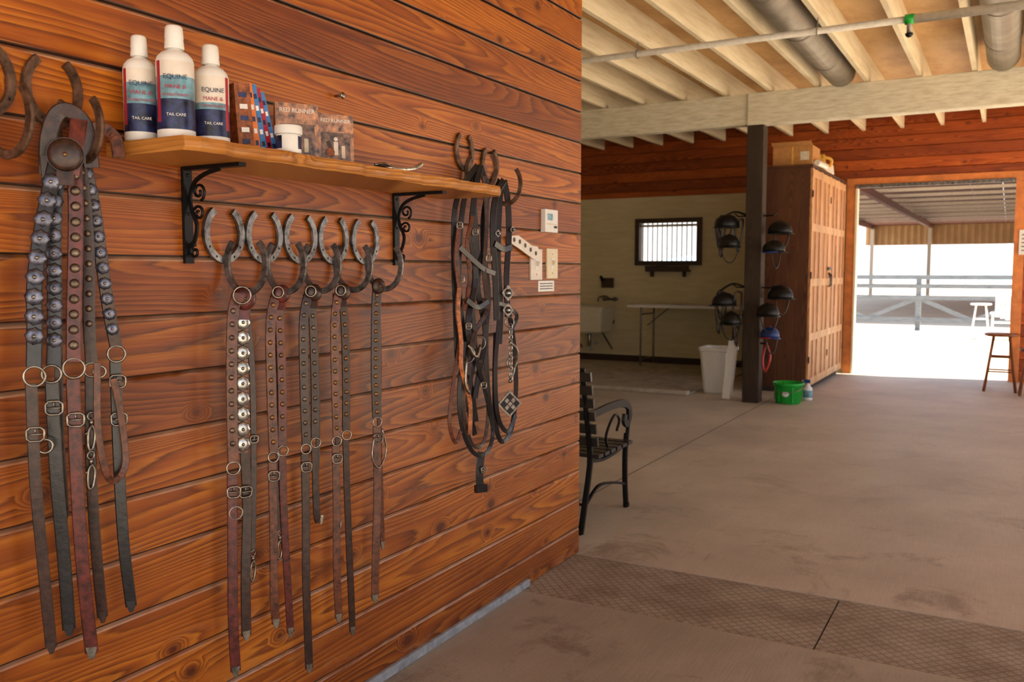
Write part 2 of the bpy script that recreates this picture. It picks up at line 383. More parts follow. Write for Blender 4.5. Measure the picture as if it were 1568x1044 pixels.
# ------------------------------------------------------------------ shelf + brackets
mb=MB(); N=40; R=[]
for i in range(N+1):
    y=1.385+1.435*i/N; xe=.28+.006*math.sin(i*.9)+.005*math.sin(i*2.3+1)-(.012 if i in(0,N) else 0)
    R.append([V((.0,y,1.722)),V((xe-.006,y,1.722)),V((xe,y,1.73)),V((xe+.002*math.sin(i*1.7),y,1.742)),V((xe-.004,y,1.755)),V((.0,y,1.755))])
mb.rings(R,M_SHELF,False); SHELF=mb.out("wall_shelf")
def bracket(y):
    mb=MB(); mb.bx(.0,.010,y-.014,y+.014,1.47,1.720,M_BLACKIRON); mb.bx(.002,.21,y-.012,y+.012,1.712,1.7215,M_BLACKIRON)
    P=[(.010,y,1.515),(.030,y,1.53),(.040,y,1.57),(.022,y,1.61),(.018,y,1.645),(.035,y,1.68),(.075,y,1.70),(.13,y,1.711)]
    mb.ribbon(P,.012,.006,M_BLACKIRON,N=(0,1,0))
    def spiral(c,r0,turns,a0,d):
        return [(c[0]+r0*(1-.75*t/20)*math.cos(a0+d*turns*2*math.pi*t/20),y,c[1]+r0*(1-.75*t/20)*math.sin(a0+d*turns*2*math.pi*t/20)) for t in range(21)]
    mb.tube(spiral((.050,1.655),.024,1.3,-1.2,1),.004,M_BLACKIRON,6); mb.tube(spiral((.048,1.60),.020,1.2,2.6,-1),.004,M_BLACKIRON,6)
    mb.tube(spiral((.030,1.50),.018,1.2,1.4,1),.004,M_BLACKIRON,6)
    for z in(1.49,1.6,1.70): mb.dome((.010,y,z),.005,.003,M_BLACKIRON)
    mb.out("shelf_bracket")
bracket(1.615); bracket(2.52)

# ------------------------------------------------------------------ bottles etc. on shelf
ZS=1.7552
def bottle(x,y,h,r,face,lab):
    mb=MB(); b=h*.70
    prof=[(r*.9,0),(r,.006)]+[(r,.006+(b-.012)*i/10) for i in range(1,11)]+[(r*.93,b+.006),(r*.7,b+.017),(r*.36,b+.024),(r*.34,b+.03)]
    n=40
    def mf(i,j):
        a=(j+.5)/n*2*math.pi; d=(a-face+math.pi)%(2*math.pi)-math.pi
        if 1<i<=10 and abs(d)<1.45:
            if abs(d-lab)<.16 and i>2: return M_REDL
            if i<=5: return M_NAVY
            if i==6: return M_TEAL
            return M_CREAML if i>8 else M_TEAL if lab<0 else M_CREAML
        return M_WHITE
    mb.lathe(prof,(x,y,ZS),M_WHITE,n,mf=mf)
    cp=[(r*.50,b+.026),(r*.52,b+.03),(r*.48,h-.03),(r*.50,h-.028),(r*.46,h-.004),(r*.38,h)]
    mb.lathe(cp,(x,y,ZS),M_WHITE,20)
    o=mb.out("shampoo_bottle")
    d=V((math.cos(face),math.sin(face),0))
    for t,dz,s,m in(("EQUINE",.76,.015,M_NAVY),("MANE &",.64,.013,M_REDL),("CONDITIONER",.54,.0085,M_REDL),("TAIL CARE",.30,.009,M_WHITE)):
        text(t,s,V((x,y,ZS+b*dz))+d*(r+.0012),(math.pi/2,0,face+math.pi/2),m,o)
    return o
bottle(.074,1.428,.250,.038,-.62,-1.1); bottle(.168,1.452,.266,.043,-.70,-1.0); bottle(.165,1.562,.246,.042,-.65,.95)
mb=MB(); y=1.662
for t,hh,dd,m,tl in((.042,.172,.12,M_BKBR,.05),(.016,.178,.12,M_BKOR,.10),(.016,.178,.12,M_BKBL,.13),(.014,.172,.12,M_REDL,.16),(.014,.165,.12,M_BKBL,.18)):
    y+=t/2
    rot=RZ(-.35)@RX(tl*1.3); c=V((.115,y,ZS+hh/2*math.cos(tl)+t*.5*math.sin(tl*1.3)))
    mb.box(c,(dd,t,hh),m,rot); mb.box(c+rot@V((-.003,0,0)),(dd,t*.75,hh*1.008),M_PAPER,rot)
    for q in range(5): mb.box(c+rot@V((dd/2+.0005,0,hh*(-.35+.17*q))),(.001,t*.5,hh*.07),M_WHITE if q%2 else M_NAVY,rot)
    y+=t/2+.003
mb.out("paperback_books")
mb=MB()
mb.lathe([(.030,0),(.033,.003),(.033,.012),(.033,.045),(.031,.05)],(.236,1.752,ZS),M_WHITE,28,mf=lambda i,j:(M_NAVY if i==2 and j%28<22 else M_WHITE))
mb.lathe([(.0355,.050),(.036,.052),(.036,.070),(.034,.073),(.001,.073)],(.236,1.752,ZS),M_WHITE,28); mb.out("ointment_jar")
def case(x,y,w,hh,rz,nm,t=.026):
    mb=MB(); R=RZ(rz)@RY(-.03); c=V((x,y,ZS+hh/2+.0005))
    mb.box(c,(t,w,hh),M_CASE,R); f=lambda u,v,k=.0006:c+R@V((t/2+k,u*w,v*hh))
    mb.box(f(0,.0),(.001,w*.93,hh*.95),M_CASE,R); mb.box(f(0,-.13,.0012),(.001,w*.8,hh*.55),M_CASED,R)
    mb.box(f(.0,-.16,.002),(.001,w*.12,hh*.26),M_CREAML,R); mb.dome(f(.0,.02,.002),w*.06,.002,M_CREAML,R@V((1,0,0))); mb.dome(f(-.16,-.24,.002),w*.13,.002,M_BKBR,R@V((1,0,0))); mb.box(f(-.18,-.10,.002),(.001,w*.10,hh*.16),M_FRAME,R@RX(.4)); mb.box(f(.20,-.22,.002),(.001,w*.10,hh*.24),M_PAPER,R)
    o=mb.out(nm,bevel=.001)
    text("RED RUNNER",w*.135,f(0,.37,.002),(math.pi/2,0,rz+math.pi/2),M_CREAML,o,bold=.0002)
case(.135,1.890,.120,.160,-.60,"video_case"); case(.150,2.032,.110,.150,-.55,"video_case")
mb=MB(); mb.ribbon([(.20,2.14,ZS+.006),(.21,2.17,ZS+.010),(.215,2.20,ZS+.010),(.21,2.235,ZS+.006)],.018,.012,M_BLACKP,N=(0,0,1)); mb.tube([(.205,2.15,ZS+.016),(.22,2.18,ZS+.022),(.222,2.21,ZS+.016)],.004,M_NICKEL,8,4); mb.out("folding_knife")
mb=MB(); mb.ribbon([(.255,2.16,ZS+.003),(.262,2.22,ZS+.006),(.262,2.27,ZS+.014),(.255,2.30,ZS+.022),(.25,2.33,ZS+.034)],.014,.008,M_SILVER,N=(0,0,1)); mb.torus((.252,2.165,ZS+.004),.013,.004,M_SILVER,(0,0,1)); mb.out("hoof_pick")

# ------------------------------------------------------------------ horseshoe hooks
def ushoe(c,w,h,plane,gap=.55,sx=1):
    P=[]
    for i in range(25):
        a=math.radians(-90+ (i-12)/12*(180-math.degrees(gap)))
        P.append((w/2*math.cos(a),h/2*math.sin(a)))
    if plane=='w': return [(c[0],c[1]+u,c[2]+v) for u,v in P],(1,0,0)
    return [(c[0]+u,c[1]+sx*u,c[2]+v) for u,v in P],V((sx,-1,0)).normalized()
def hook(y,zt,w=.125,h=.145,lower=True,mat=None,lx=.067,n2=.16):
    mb=MB(); mat=mat or M_STEEL
    P,N=ushoe((.0065,y,zt-h/2),w,h,'w'); mb.ribbon(P,.022,.012,mat,smooth=0,N=N)
    for a in(-150,-120,-60,-30):
        mb.box((.013,y+w/2*math.cos(math.radians(a)),zt-h/2+h/2*math.sin(math.radians(a))),(.001,.004,.006),M_BLACKIRON)
    if lower:
        P,N=ushoe((lx+.012,y+.01,zt-h-.01),.125,n2,'p',gap=.75,sx=.15); mb.ribbon(P,.019,.010,mat,smooth=0,N=N)
    mb.out("horseshoe_hook")
for y in [1.735,1.885,2.035,2.185,2.345]: hook(y,1.625)
hook(1.09,1.93,.13,.15,mat=M_RUST); hook(1.25,1.93,.125,.15,mat=M_RUST)
hook(2.965,1.99,.115,.14,mat=M_RUST); hook(3.16,1.955,.115,.14,mat=M_RUST)
# ------------------------------------------------------------------ tack
def P3(pts,x=.06):
    return [(p[2] if len(p)>2 else x,p[0],p[1]) for p in pts]
def along(P,s):
    P=[V(p) for p in P]
    for a,b in zip(P,P[1:]):
        L=(b-a).length
        if s<=L: return a+(b-a)*s/L
        s-=L
    return None
def nrm(ang): return V((math.cos(ang),math.sin(ang),0))
def strap(mb,pts,w,m,ang=-.5,x=.06,studs=None,tip=True,t=.0045):
    P=mb.ribbon(P3(pts,x),w,t,m,ang)
    n=nrm(ang)
    if studs:
        st,r,s0,s1,mt,sc=studs; s=s0
        while s<s1:
            p=along(P,s)
            if p is None: break
            mb.dome(p+n*t*.5,r,r*(.28 if sc else .45),mt,n,16 if sc else 10,3,scal=.07 if sc else 0)
            if sc: mb.torus(p+n*(t*.5+r*.12),r*.62,r*.07,mt,n,14,5); mb.dome(p+n*(t*.5+r*.24),r*.25,r*.2,M_NICKEL,n,8,3)
            s+=st
    if tip:
        q=P[-1]
        mb.ribbon([q+V((0,0,.014)),q+V((0,0,-.004)),q+V((0,0,-.014))],w*.95,t*1.6,M_NICKEL if tip!='l' else m,ang,smooth=0,w2=w*.35)
    return P
def buckle(mb,y,z,x=.065,w=.034,h=.03,ang=-.5):
    n=nrm(ang); a=V((-n.y,n.x,0)); c=V((x,y,z))+n*.004
    C=[c+a*w/2*u+V((0,0,h/2*v)) for u,v in((-1,-1),(1,-1),(1,1),(-1,1))]
    P=[]
    for i in range(4):
        for t in(.2,.5,.8): P.append(C[i].lerp(C[(i+1)%4],t))
    mb.tube(P,.0028,M_NICKEL,6,closed=True); mb.cyl(c-a*w/2,c+a*w/2,.002,M_NICKEL,6); mb.cyl(c,c+V((0,0,h/2)),.002,M_NICKEL,6)
def ring(mb,y,z,r=.02,x=.066,ang=-.5): mb.torus((x,y,z),r*.88,.0028,M_NICKEL,nrm(ang))
def snap(mb,y,z,x=.066,L=.07,mat=None):
    mat=mat or M_NICKEL
    mb.torus((x,y,z),.009,.0025,mat,(1,0,0),12,6); mb.cyl((x,y,z-.009),(x,y,z-.02),.005,mat,8)
    mb.tube([(x,y,z-.02),(x,y+.006,z-.03),(x,y+.009,z-.045),(x,y+.003,z-L+.008),(x,y-.006,z-L+.002),(x,y-.010,z-L+.014),(x,y-.008,z-.036),(x,y,z-.022)],.0034,mat,8,3)
    mb.cyl((x,y-.008,z-.035),(x,y-.016,z-.040),.002,mat,6)
def chain(mb,y0,z0,z1,x=.066,r=.009):
    z=z0;i=0
    while z>z1:
        mb.torus((x,y0,z),r*.62,.0024,M_SILVER,(1,0,0) if i%2 else (.2,1,0),12,6,sy=1.6); z-=r*1.45;i+=1
DISC=plain("pewter_disc",(108,110,124),.36,.8,.4,70)
def flap(mb,y,z,m,r=.04,x=.085,ang=-.4):
    n=nrm(ang); c=V((x,y,z)); mb.dome(c,r,.010,m,n,20,4); mb.dome(c-n*.001,r*1.05,.003,m,-n,20,2); mb.dome(c+n*.010,.005,.003,M_BRASS,n)
    mb.ribbon([c+V((-.004,0,r*.8)),c+V((-.008,.004,0)),c+V((-.004,0,-r*1.8))],r*1.1,.005,m,ang)
def lead_strap(name,parts):
    mb=MB(); parts(mb); return mb.out(name)
def a1(mb):
    strap(mb,[(1.20,1.69),(1.165,1.56),(1.14,1.43),(1.135,1.33),(1.13,1.245)],.032,L_BLK,-.75,.085,studs=(.042,.019,.05,.42,DISC,True),tip=False)
    ring(mb,1.13,1.225,.024,.085,-.7)
    strap(mb,[(1.125,1.21),(1.125,1.0),(1.135,.8),(1.145,.62)],.024,L_DK,-.7,.08,tip='l')
    buckle(mb,1.128,1.10,.083,ang=-.7); ring(mb,1.15,1.07,.017,.08)
def a2(mb):
    strap(mb,[(1.21,1.69),(1.195,1.55),(1.19,1.41),(1.185,1.30),(1.18,1.24)],.030,L_BLK,-.7,.075,studs=(.038,.017,.05,.42,DISC,True),tip=False)
    ring(mb,1.175,1.225,.022,.075,-.7); strap(mb,[(1.178,1.21),(1.18,1.0),(1.19,.8),(1.195,.64)],.028,L_BLK,-.7,.07,tip='l'); buckle(mb,1.178,1.15,.075,ang=-.7)
def a3(mb):
    strap(mb,[(1.235,1.71),(1.235,1.6),(1.228,1.47),(1.22,1.35),(1.215,1.25)],.032,L_RED,-.7,.095,studs=(.034,.011,.05,.44,M_STUD,False),tip=False)
    flap(mb,1.205,1.70,L_DK,.036,.11,-.7); ring(mb,1.215,1.235,.025,.095,-.7)
    strap(mb,[(1.215,1.21),(1.215,1.0),(1.22,.8),(1.235,.575)],.029,L_RED,-.7,.09); buckle(mb,1.215,1.12,.095,ang=-.7)
def a4(mb):
    strap(mb,[(1.26,1.72),(1.272,1.60),(1.275,1.47),(1.27,1.34),(1.272,1.24)],.026,L_DK,-.7,.075,studs=(.034,.008,.05,.42,M_STUD,False),tip=False)
    ring(mb,1.272,1.225,.018,.075,-.7); strap(mb,[(1.272,1.21),(1.265,1.0),(1.27,.8),(1.28,.64)],.024,L_DK,-.7,.07,tip='l')
    snap(mb,1.262,1.12,.08,.08); snap(mb,1.258,1.03,.08,.08)
def a5(mb):
    strap(mb,[(1.275,1.72),(1.30,1.6),(1.32,1.43),(1.332,1.34),(1.345,1.27)],.028,L_DK,-.6,.065,studs=(.036,.015,.05,.42,DISC,True),tip=False)
    ring(mb,1.345,1.255,.022,.065,-.6); strap(mb,[(1.345,1.24),(1.345,1.0),(1.35,.8),(1.365,.635)],.026,L_BLK,-.6,.06,tip='l')
    buckle(mb,1.345,1.19,.066,ang=-.6); buckle(mb,1.345,1.10,.066,ang=-.6)
def a6(mb):
    strap(mb,[(1.28,1.24),(1.275,1.10),(1.29,.99),(1.315,.96),(1.345,1.0),(1.335,1.12),(1.32,1.20)],.016,L_BR,-.5,.085,tip=False,t=.004)
    ring(mb,1.285,1.22,.015,.085)
def a7(mb):
    strap(mb,[(1.25,1.70),(1.252,1.55),(1.250,1.40),(1.248,1.27)],.022,L_BR,-.7,.062,studs=(.03,.006,.05,.40,M_BRASS,False),tip=False)
    strap(mb,[(1.19,1.70),(1.20,1.5),(1.205,1.3),(1.20,1.1),(1.205,.9)],.018,L_DK,-.7,.058,tip='l')
for fn,nm in((a1,"concho_leather_lead"),(a2,"concho_leather_lead"),(a3,"studded_leather_lead"),(a4,"leather_lead_with_snap"),(a5,"concho_leather_lead"),(a6,"leather_rein_loop"),(a7,"leather_rein")): lead_strap(nm,fn)
mb=MB()
mb.ribbon([(.05,1.20,1.66),(.06,1.20,1.74),(.07,1.215,1.79),(.085,1.235,1.80),(.10,1.26,1.77),(.105,1.27,1.68)],.035,.006,L_DK,-.5)
mb.ribbon([(.06,1.27,1.66),(.06,1.29,1.74),(.07,1.31,1.775),(.09,1.34,1.76),(.10,1.345,1.71)],.03,.006,L_BR,-.3)
mb.ribbon([(.11,1.215,1.66),(.115,1.225,1.72),(.11,1.24,1.78)],.035,.006,L_RED,-.7); mb.out("leather_crown_strap")
def b1(mb):
    flap(mb,1.735,1.375,L_RED,.032,.08,-.5); ring(mb,1.712,1.385,.026,.095,-.6)
    strap(mb,[(1.715,1.39),(1.695,1.32),(1.685,1.12),(1.685,.93)],.030,L_BR,-.6,.075,studs=(.036,.008,.05,.42,M_STUD,False),tip=False)
    ring(mb,1.685,.915,.02,.075,-.6); strap(mb,[(1.685,.90),(1.68,.7),(1.675,.5),(1.68,.345)],.028,L_RED,-.6,.07); buckle(mb,1.684,.85,.075,ang=-.6); ring(mb,1.69,.79,.02,.075,-.6)
    strap(mb,[(1.74,1.38),(1.735,1.30),(1.728,1.12),(1.725,.95)],.032,L_BR,-.5,.07,studs=(.042,.021,.07,.42,M_SILVER,True),tip=False)
    strap(mb,[(1.735,.97),(1.74,.8),(1.728,.6),(1.725,.43)],.028,L_DK,-.5,.066); buckle(mb,1.73,.84,.07,ang=-.5)
    strap(mb,[(1.755,1.39),(1.775,1.2),(1.775,.95),(1.765,.72),(1.76,.66)],.018,L_DK,-.5,.06,tip=False); snap(mb,1.76,.655,.062,.08); buckle(mb,1.772,.98,.064,.022,.02)
def pair(mb,y0,dl,dr,zl,zr,m1,m2,stud=M_BRASS,sn=None,xx=.065):
    flap(mb,y0+.01,1.385,m2,.026,xx+.008,-.3); ring(mb,y0-.01,1.39,.018,xx+.012,-.5)
    strap(mb,[(y0,1.40),(y0+dl,1.30),(y0+dl-.002,1.08),(y0+dl+.002,.93)],.028,m1,-.6,xx,studs=(.036,.0075,.05,.45,stud,False),tip=False)
    ring(mb,y0+dl,.915,.017,xx,-.6); strap(mb,[(y0+dl,.90),(y0+dl,.7),(y0+dl-.004,.5),(y0+dl+.002,zl)],.025,m1,-.6,xx-.005); buckle(mb,y0+dl,.86,xx,.03,.028,ang=-.6)
    strap(mb,[(y0+.01,1.40),(y0+dr,1.30),(y0+dr+.004,1.1),(y0+dr,.94)],.028,m2,-.5,xx-.008,studs=(.036,.0075,.05,.42,stud,False),tip=False)
    ring(mb,y0+dr,.925,.017,xx-.006,-.6); strap(mb,[(y0+dr,.91),(y0+dr+.004,.7),(y0+dr+.02,zr)],.023,m2,-.5,xx-.01)
    if sn: strap(mb,[(y0,1.38),(y0+sn[0],1.2),(y0+sn[0],.9),(y0+sn[0]*.7,sn[1])],.015,L_DK,-.5,xx-.02,tip=False); snap(mb,y0+sn[0]*.7,sn[1],xx-.018,.08)
def mk(nm,*a,**k):
    mb=MB(); pair(mb,*a,**k); mb.out(nm)
lead_strap("silver_concho_leather_lead",b1)
mk("studded_leather_lead",1.875,-.03,.015,.42,.37,L_BR,L_RED,sn=(.01,.68))
mk("studded_leather_lead",2.01,-.03,.02,.23,.68,L_DK,L_DK,stud=M_STUD,sn=(.045,.80))
mk("studded_leather_lead",2.145,-.025,.03,.34,.27,L_BR,L_DK,sn=(.0,.69))
mb=MB()
flap(mb,2.335,1.40,L_DK,.026,.07,-.3); strap(mb,[(2.335,1.41),(2.325,1.3),(2.32,1.1),(2.325,.96)],.034,L_DK,-.6,.065,studs=(.030,.0075,.04,.45,M_BRASS,False),tip=False)
ring(mb,2.325,.945,.018,.065); strap(mb,[(2.325,.93),(2.325,.7),(2.312,.5),(2.305,.345)],.028,L_BR,-.6,.062); buckle(mb,2.325,.89,.066)
strap(mb,[(2.35,1.39),(2.36,1.2),(2.355,.95),(2.36,.7),(2.365,.51)],.018,L_BR,-.5,.05); mb.tube([(.07,2.30,.90),(.07,2.29,.83),(.07,2.325,.79),(.07,2.365,.84),(.07,2.345,.92)],.003,M_NICKEL,8,5); mb.out("braided_leather_lead")
# --- bridles on the right
mb=MB()
for pts,w,m,x in(
 ([(2.96,1.86),(2.86,1.78),(2.80,1.68),(2.79,1.50),(2.80,1.30),(2.81,1.12)],.022,L_BLK,.07),
 ([(2.97,1.86),(2.93,1.76),(2.90,1.60),(2.93,1.42),(2.87,1.25),(2.90,1.14)],.026,L_BLK,.08),
 ([(2.98,1.86),(3.02,1.75),(3.00,1.55),(2.95,1.40),(3.01,1.2),(2.96,1.05),(2.93,.95)],.024,L_BLK,.075),
 ([(2.96,1.84),(2.95,1.7),(2.97,1.5),(2.90,1.35),(2.95,1.15),(2.90,.95),(2.95,.80)],.022,L_BLK,.062),
 ([(2.95,1.84),(2.88,1.7),(2.85,1.5),(2.86,1.3),(2.92,1.05),(2.97,.85)],.022,L_BLK,.055),
 ([(2.98,1.82),(3.00,1.65),(2.98,1.45),(3.00,1.3),(2.90,1.2),(2.86,1.05)],.020,L_DK,.088),
 ([(2.80,1.54),(2.88,1.50),(2.97,1.46),(3.06,1.44)],.022,L_BLK,.09),
 ([(2.84,1.34),(2.92,1.31),(3.0,1.33)],.022,L_BLK,.095),
 ([(2.84,1.18),(2.80,1.0),(2.82,.85),(2.90,.74),(3.0,.72),(3.05,.80),(3.0,.95),(2.93,1.10),(2.90,1.3)],.018,L_BLK,.085),
 ([(2.87,1.12),(2.84,.95),(2.90,.78),(2.99,.76),(3.03,.9),(2.97,1.1)],.016,L_GRY,.075),
 ([(2.79,1.40),(2.78,1.30),(2.80,1.18),(2.80,1.08),(2.86,.95),(2.86,.82)],.018,L_TAN,.095),
 ([(2.79,1.62),(2.77,1.50),(2.79,1.38)],.020,L_BR,.095),
 ([(2.82,1.20),(2.76,1.0),(2.74,.88),(2.78,.80),(2.82,.84)],.016,L_BR,.08),
 ([(2.90,1.66),(2.86,1.55),(2.88,1.42),(2.84,1.3)],.018,L_BR,.085),
 ([(2.97,.73),(2.955,.66),(2.955,.59)],.034,L_BLK,.08)):
    strap(mb,pts,w,m,-.6,x,tip=False)
ring(mb,2.85,1.13,.036,.09,-.6); ring(mb,2.93,1.17,.030,.095,-.6)
mb.tube([(.10,2.84,1.17),(.11,2.88,1.12),(.10,2.93,1.16)],.006,M_NICKEL,8,5); mb.tube([(.10,2.83,1.12),(.10,2.82,1.02),(.10,2.85,.98)],.005,M_NICKEL,8,4)
for y,z in((2.79,1.62),(2.80,1.42),(2.90,1.60),(3.0,1.50),(2.85,1.24),(2.96,1.0),(2.96,.66)): buckle(mb,y,z,.095,.022,.024,-.6)
mb.box((.085,2.955,.585),(.02,.05,.03),L_BLK,RZ(-.5)); mb.out("leather_bridle")
mb=MB()
for pts,w,m,x in(
 ([(3.15,1.82),(3.08,1.74),(3.06,1.6),(3.08,1.42),(3.09,1.25)],.028,L_BLK,.08),
 ([(3.16,1.82),(3.19,1.74),(3.20,1.6),(3.18,1.42),(3.19,1.26)],.028,L_BLK,.075),
 ([(3.15,1.82),(3.13,1.7),(3.12,1.5),(3.14,1.3),(3.13,1.15)],.030,L_BLK,.068),
 ([(3.14,1.82),(3.03,1.72),(3.01,1.55),(3.05,1.36),(3.03,1.2),(3.04,1.0),(3.07,.85)],.024,L_BLK,.065),
 ([(3.06,1.56),(3.13,1.54),(3.20,1.55)],.026,L_BLK,.09),
 ([(3.20,1.3),(3.25,1.15),(3.27,.95),(3.23,.78),(3.15,.74),(3.10,.82),(3.09,1.0),(3.10,1.2)],.022,L_BLK,.07),
 ([(3.10,1.25),(3.07,1.05),(3.09,.86),(3.17,.78),(3.24,.84)],.020,L_BLK,.085),
 ([(3.10,1.32),(3.18,1.30),(3.25,1.26),(3.20,1.2)],.018,L_BLK,.085)):
    strap(mb,pts,w,m,-.6,x,tip=False)
n=nrm(-.6)
for y,z,rr in((3.15,1.36,.034),(3.15,1.29,.030),(3.07,1.60,.016),(3.19,1.62,.016)):
    c=V((.10,y,z)); a=V((-n.y,n.x,0))
    mb.f([mb.bm.verts.new(c+a*rr*.85),mb.bm.verts.new(c+V((0,0,rr))),mb.bm.verts.new(c-a*rr*.85),mb.bm.verts.new(c-V((0,0,rr)))],M_SILVER); mb.dome(c,rr*.5,.006,L_BLK,n,12,3); mb.dome(c+n*.004,rr*.25,.005,M_SILVER,n,12,3)
chain(mb,3.17,1.22,.99,.10,.015); ring(mb,3.16,1.24,.024,.10); ring(mb,3.18,1.07,.028,.10); mb.tube([(.10,3.16,1.16),(.12,3.19,1.12),(.10,3.20,1.04),(.10,3.16,.99)],.006,M_NICKEL,8,5)
c=V((.10,3.16,.90)); a=V((-n.y,n.x,0)); R=Matrix((n,a,V((0,0,1)))).transposed()@RX(math.pi/4)
mb.box(c,(.006,.080,.080),M_SILVER,R); mb.box(c+n*.004,(.003,.064,.064),L_BLK,R)
for u,v in((0,0),(1,0),(-1,0),(0,1),(0,-1)): mb.box(c+n*.006+R@V((0,u*.020,v*.020)),(.003,.016,.016),M_SILVER,R)
mb.out("silver_mounted_bridle")
# ------------------------------------------------------------------ wall fittings
mb=MB(); mb.bx(-.003,.022,3.63,3.76,1.63,1.735,M_WHITE); mb.bx(.022,.026,3.655,3.70,1.685,1.715,M_TEAL); mb.bx(.022,.027,3.72,3.745,1.65,1.66,M_BLACKP); mb.bx(.022,.025,3.645,3.745,1.665,1.67,M_IVORY); mb.out("thermostat",bevel=.003)
def switch(y,z,m,w=.10):
    mb=MB(); mb.bx(-.002,.007,y-w/2,y+w/2,z-.07,z+.07,m); mb.bx(.007,.009,y-.014,y+.014,z-.025,z+.025,M_WHITE); mb.box((.012,y,z+.004),(.016,.010,.020),m,RY(.5))
    for d in(-.045,.045): mb.dome((.007,y,z+d),.004,.002,M_NICKEL)
    mb.out("light_switch",bevel=.002)
switch(3.575,1.48,M_CREAML,.11); switch(3.735,1.485,M_IVORY,.11)
mb=MB(); mb.bx(0,.003,3.60,3.76,1.355,1.405,M_WHITE)
for i in range(3): mb.bx(.003,.0035,3.615,3.745,1.366+i*.012,1.370+i*.012,M_FRAME)
mb.out("switch_label_sign")
mb=MB()
Pn=[(3.30,1.60),(3.38,1.605),(3.50,1.565),(3.56,1.56),(3.58,1.53),(3.53,1.50),(3.47,1.52),(3.38,1.55),(3.31,1.57)]
mb.rings([[V((.015,a,b)) for a,b in Pn],[V((.021,a,b)) for a,b in Pn]],M_CREAML,False)
for a,b in((3.34,1.585),(3.39,1.578),(3.44,1.563),(3.49,1.545),(3.54,1.53)): mb.cyl((.0205,a,b),(.0225,a,b),.010,M_FRAME,12)
mb.cyl((0,3.54,1.53),(.02,3.54,1.53),.005,M_NICKEL,8); mb.cyl((0,3.34,1.585),(.02,3.34,1.585),.004,M_NICKEL,8); mb.out("perforated_metal_bracket")
mb=MB(); mb.cyl((0,2.215,2.005),(.03,2.215,2.005),.004,M_NICKEL,8); mb.dome((.03,2.215,2.005),.011,.006,M_NICKEL); mb.out("wall_screw")

# ------------------------------------------------------------------ garden bench, faces +Y
def bench(x0,x1,y):
    mb=MB(); I=M_BLACKIRON; B=plain("bench_slat",(30,27,30),.4,0,.2,20,coat=.3)
    for x in(x0,x1):
        def rb(P,w=.03,t=.02): mb.ribbon([(x,y+a,b) for a,b in P],t,w,I,N=(1,0,0))
        rb([(.02,0),(.07,.15),(.12,.30),(.14,.42),(.10,.62),(.03,.92)])
        rb([(.68,0),(.66,.15),(.655,.30),(.665,.40),(.68,.46)])
        rb([(.13,.39),(.30,.37),(.50,.38),(.67,.41)])
        rb([(.07,.66),(.20,.65),(.40,.66),(.60,.655),(.70,.62),(.72,.56),(.68,.52),(.64,.54),(.65,.58)],.02,.05)
        rb([(.68,.42),(.70,.50),(.70,.60)],.02)
        rb([(.42,.39),(.36,.48),(.42,.56),(.50,.60),(.56,.56),(.52,.50)],.014,.012)
        rb([(.08,.15),(.25,.22),(.45,.20),(.66,.15)],.016,.016)
        rb([(.0,.005),(.04,.012)],.02,.03); rb([(.66,.005),(.71,.012)],.02,.03)
    for i in range(6): yy=y+.18+i*.088; mb.bx(x0-.05,x1+.05,yy-.032,yy+.032,.405,.425,B)
    for i in range(6):
        z=.50+i*.075; yy=y+.135-.13*(z-.42)/.5; mb.box(((x0+x1)/2,yy+.02,z),(x1-x0+.10,.018,.052),B,RX(.2))
    mb.cyl((x0,y+.08,.15),(x1,y+.08,.15),.008,I,8)
    mb.out("garden_bench")
bench(-1.55,-.12,4.32)

# ------------------------------------------------------------------ far room contents
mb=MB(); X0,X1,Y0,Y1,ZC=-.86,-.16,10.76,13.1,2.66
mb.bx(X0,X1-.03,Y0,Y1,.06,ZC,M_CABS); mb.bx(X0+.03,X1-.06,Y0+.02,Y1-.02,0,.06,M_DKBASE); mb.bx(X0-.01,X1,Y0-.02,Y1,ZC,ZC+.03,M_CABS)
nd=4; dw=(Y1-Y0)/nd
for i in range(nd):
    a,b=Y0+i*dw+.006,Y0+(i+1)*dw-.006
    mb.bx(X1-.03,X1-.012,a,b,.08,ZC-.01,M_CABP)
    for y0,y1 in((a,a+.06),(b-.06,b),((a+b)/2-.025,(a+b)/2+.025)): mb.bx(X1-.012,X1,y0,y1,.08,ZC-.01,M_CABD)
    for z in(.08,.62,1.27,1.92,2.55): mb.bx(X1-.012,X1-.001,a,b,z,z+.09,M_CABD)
for y in(Y0+2*dw-.05,Y0+2*dw+.05): mb.tube([(X1,y,1.25),(X1+.03,y,1.27),(X1+.03,y,1.40),(X1,y,1.42)],.008,M_BLACKIRON,8)
mb.bx(X1,X1+.012,Y0+2*dw-.08,Y0+2*dw+.08,1.46,1.50,M_BLACKIRON)
for i in(0,2,4):
    for z in(.4,1.4,2.35): mb.cyl((X1+.004,Y0+i*dw,z-.04),(X1+.004,Y0+i*dw,z+.04),.008,M_BLACKIRON,8)
mb.out("storage_cabinet",bevel=.003)
ZL=ZC+.0305
mb=MB(); mb.bx(-.66,-.20,10.9,11.35,ZL,2.93,M_CARD); mb.box((-.43,10.88,2.93),(.46,.2,.004),M_CARD,RX(-.35)); mb.bx(-.34,-.24,10.897,10.9,2.76,2.86,M_PAPER); mb.bx(-.44,-.42,10.897,11.36,2.70,2.932,M_YEL); mb.out("cardboard_box")
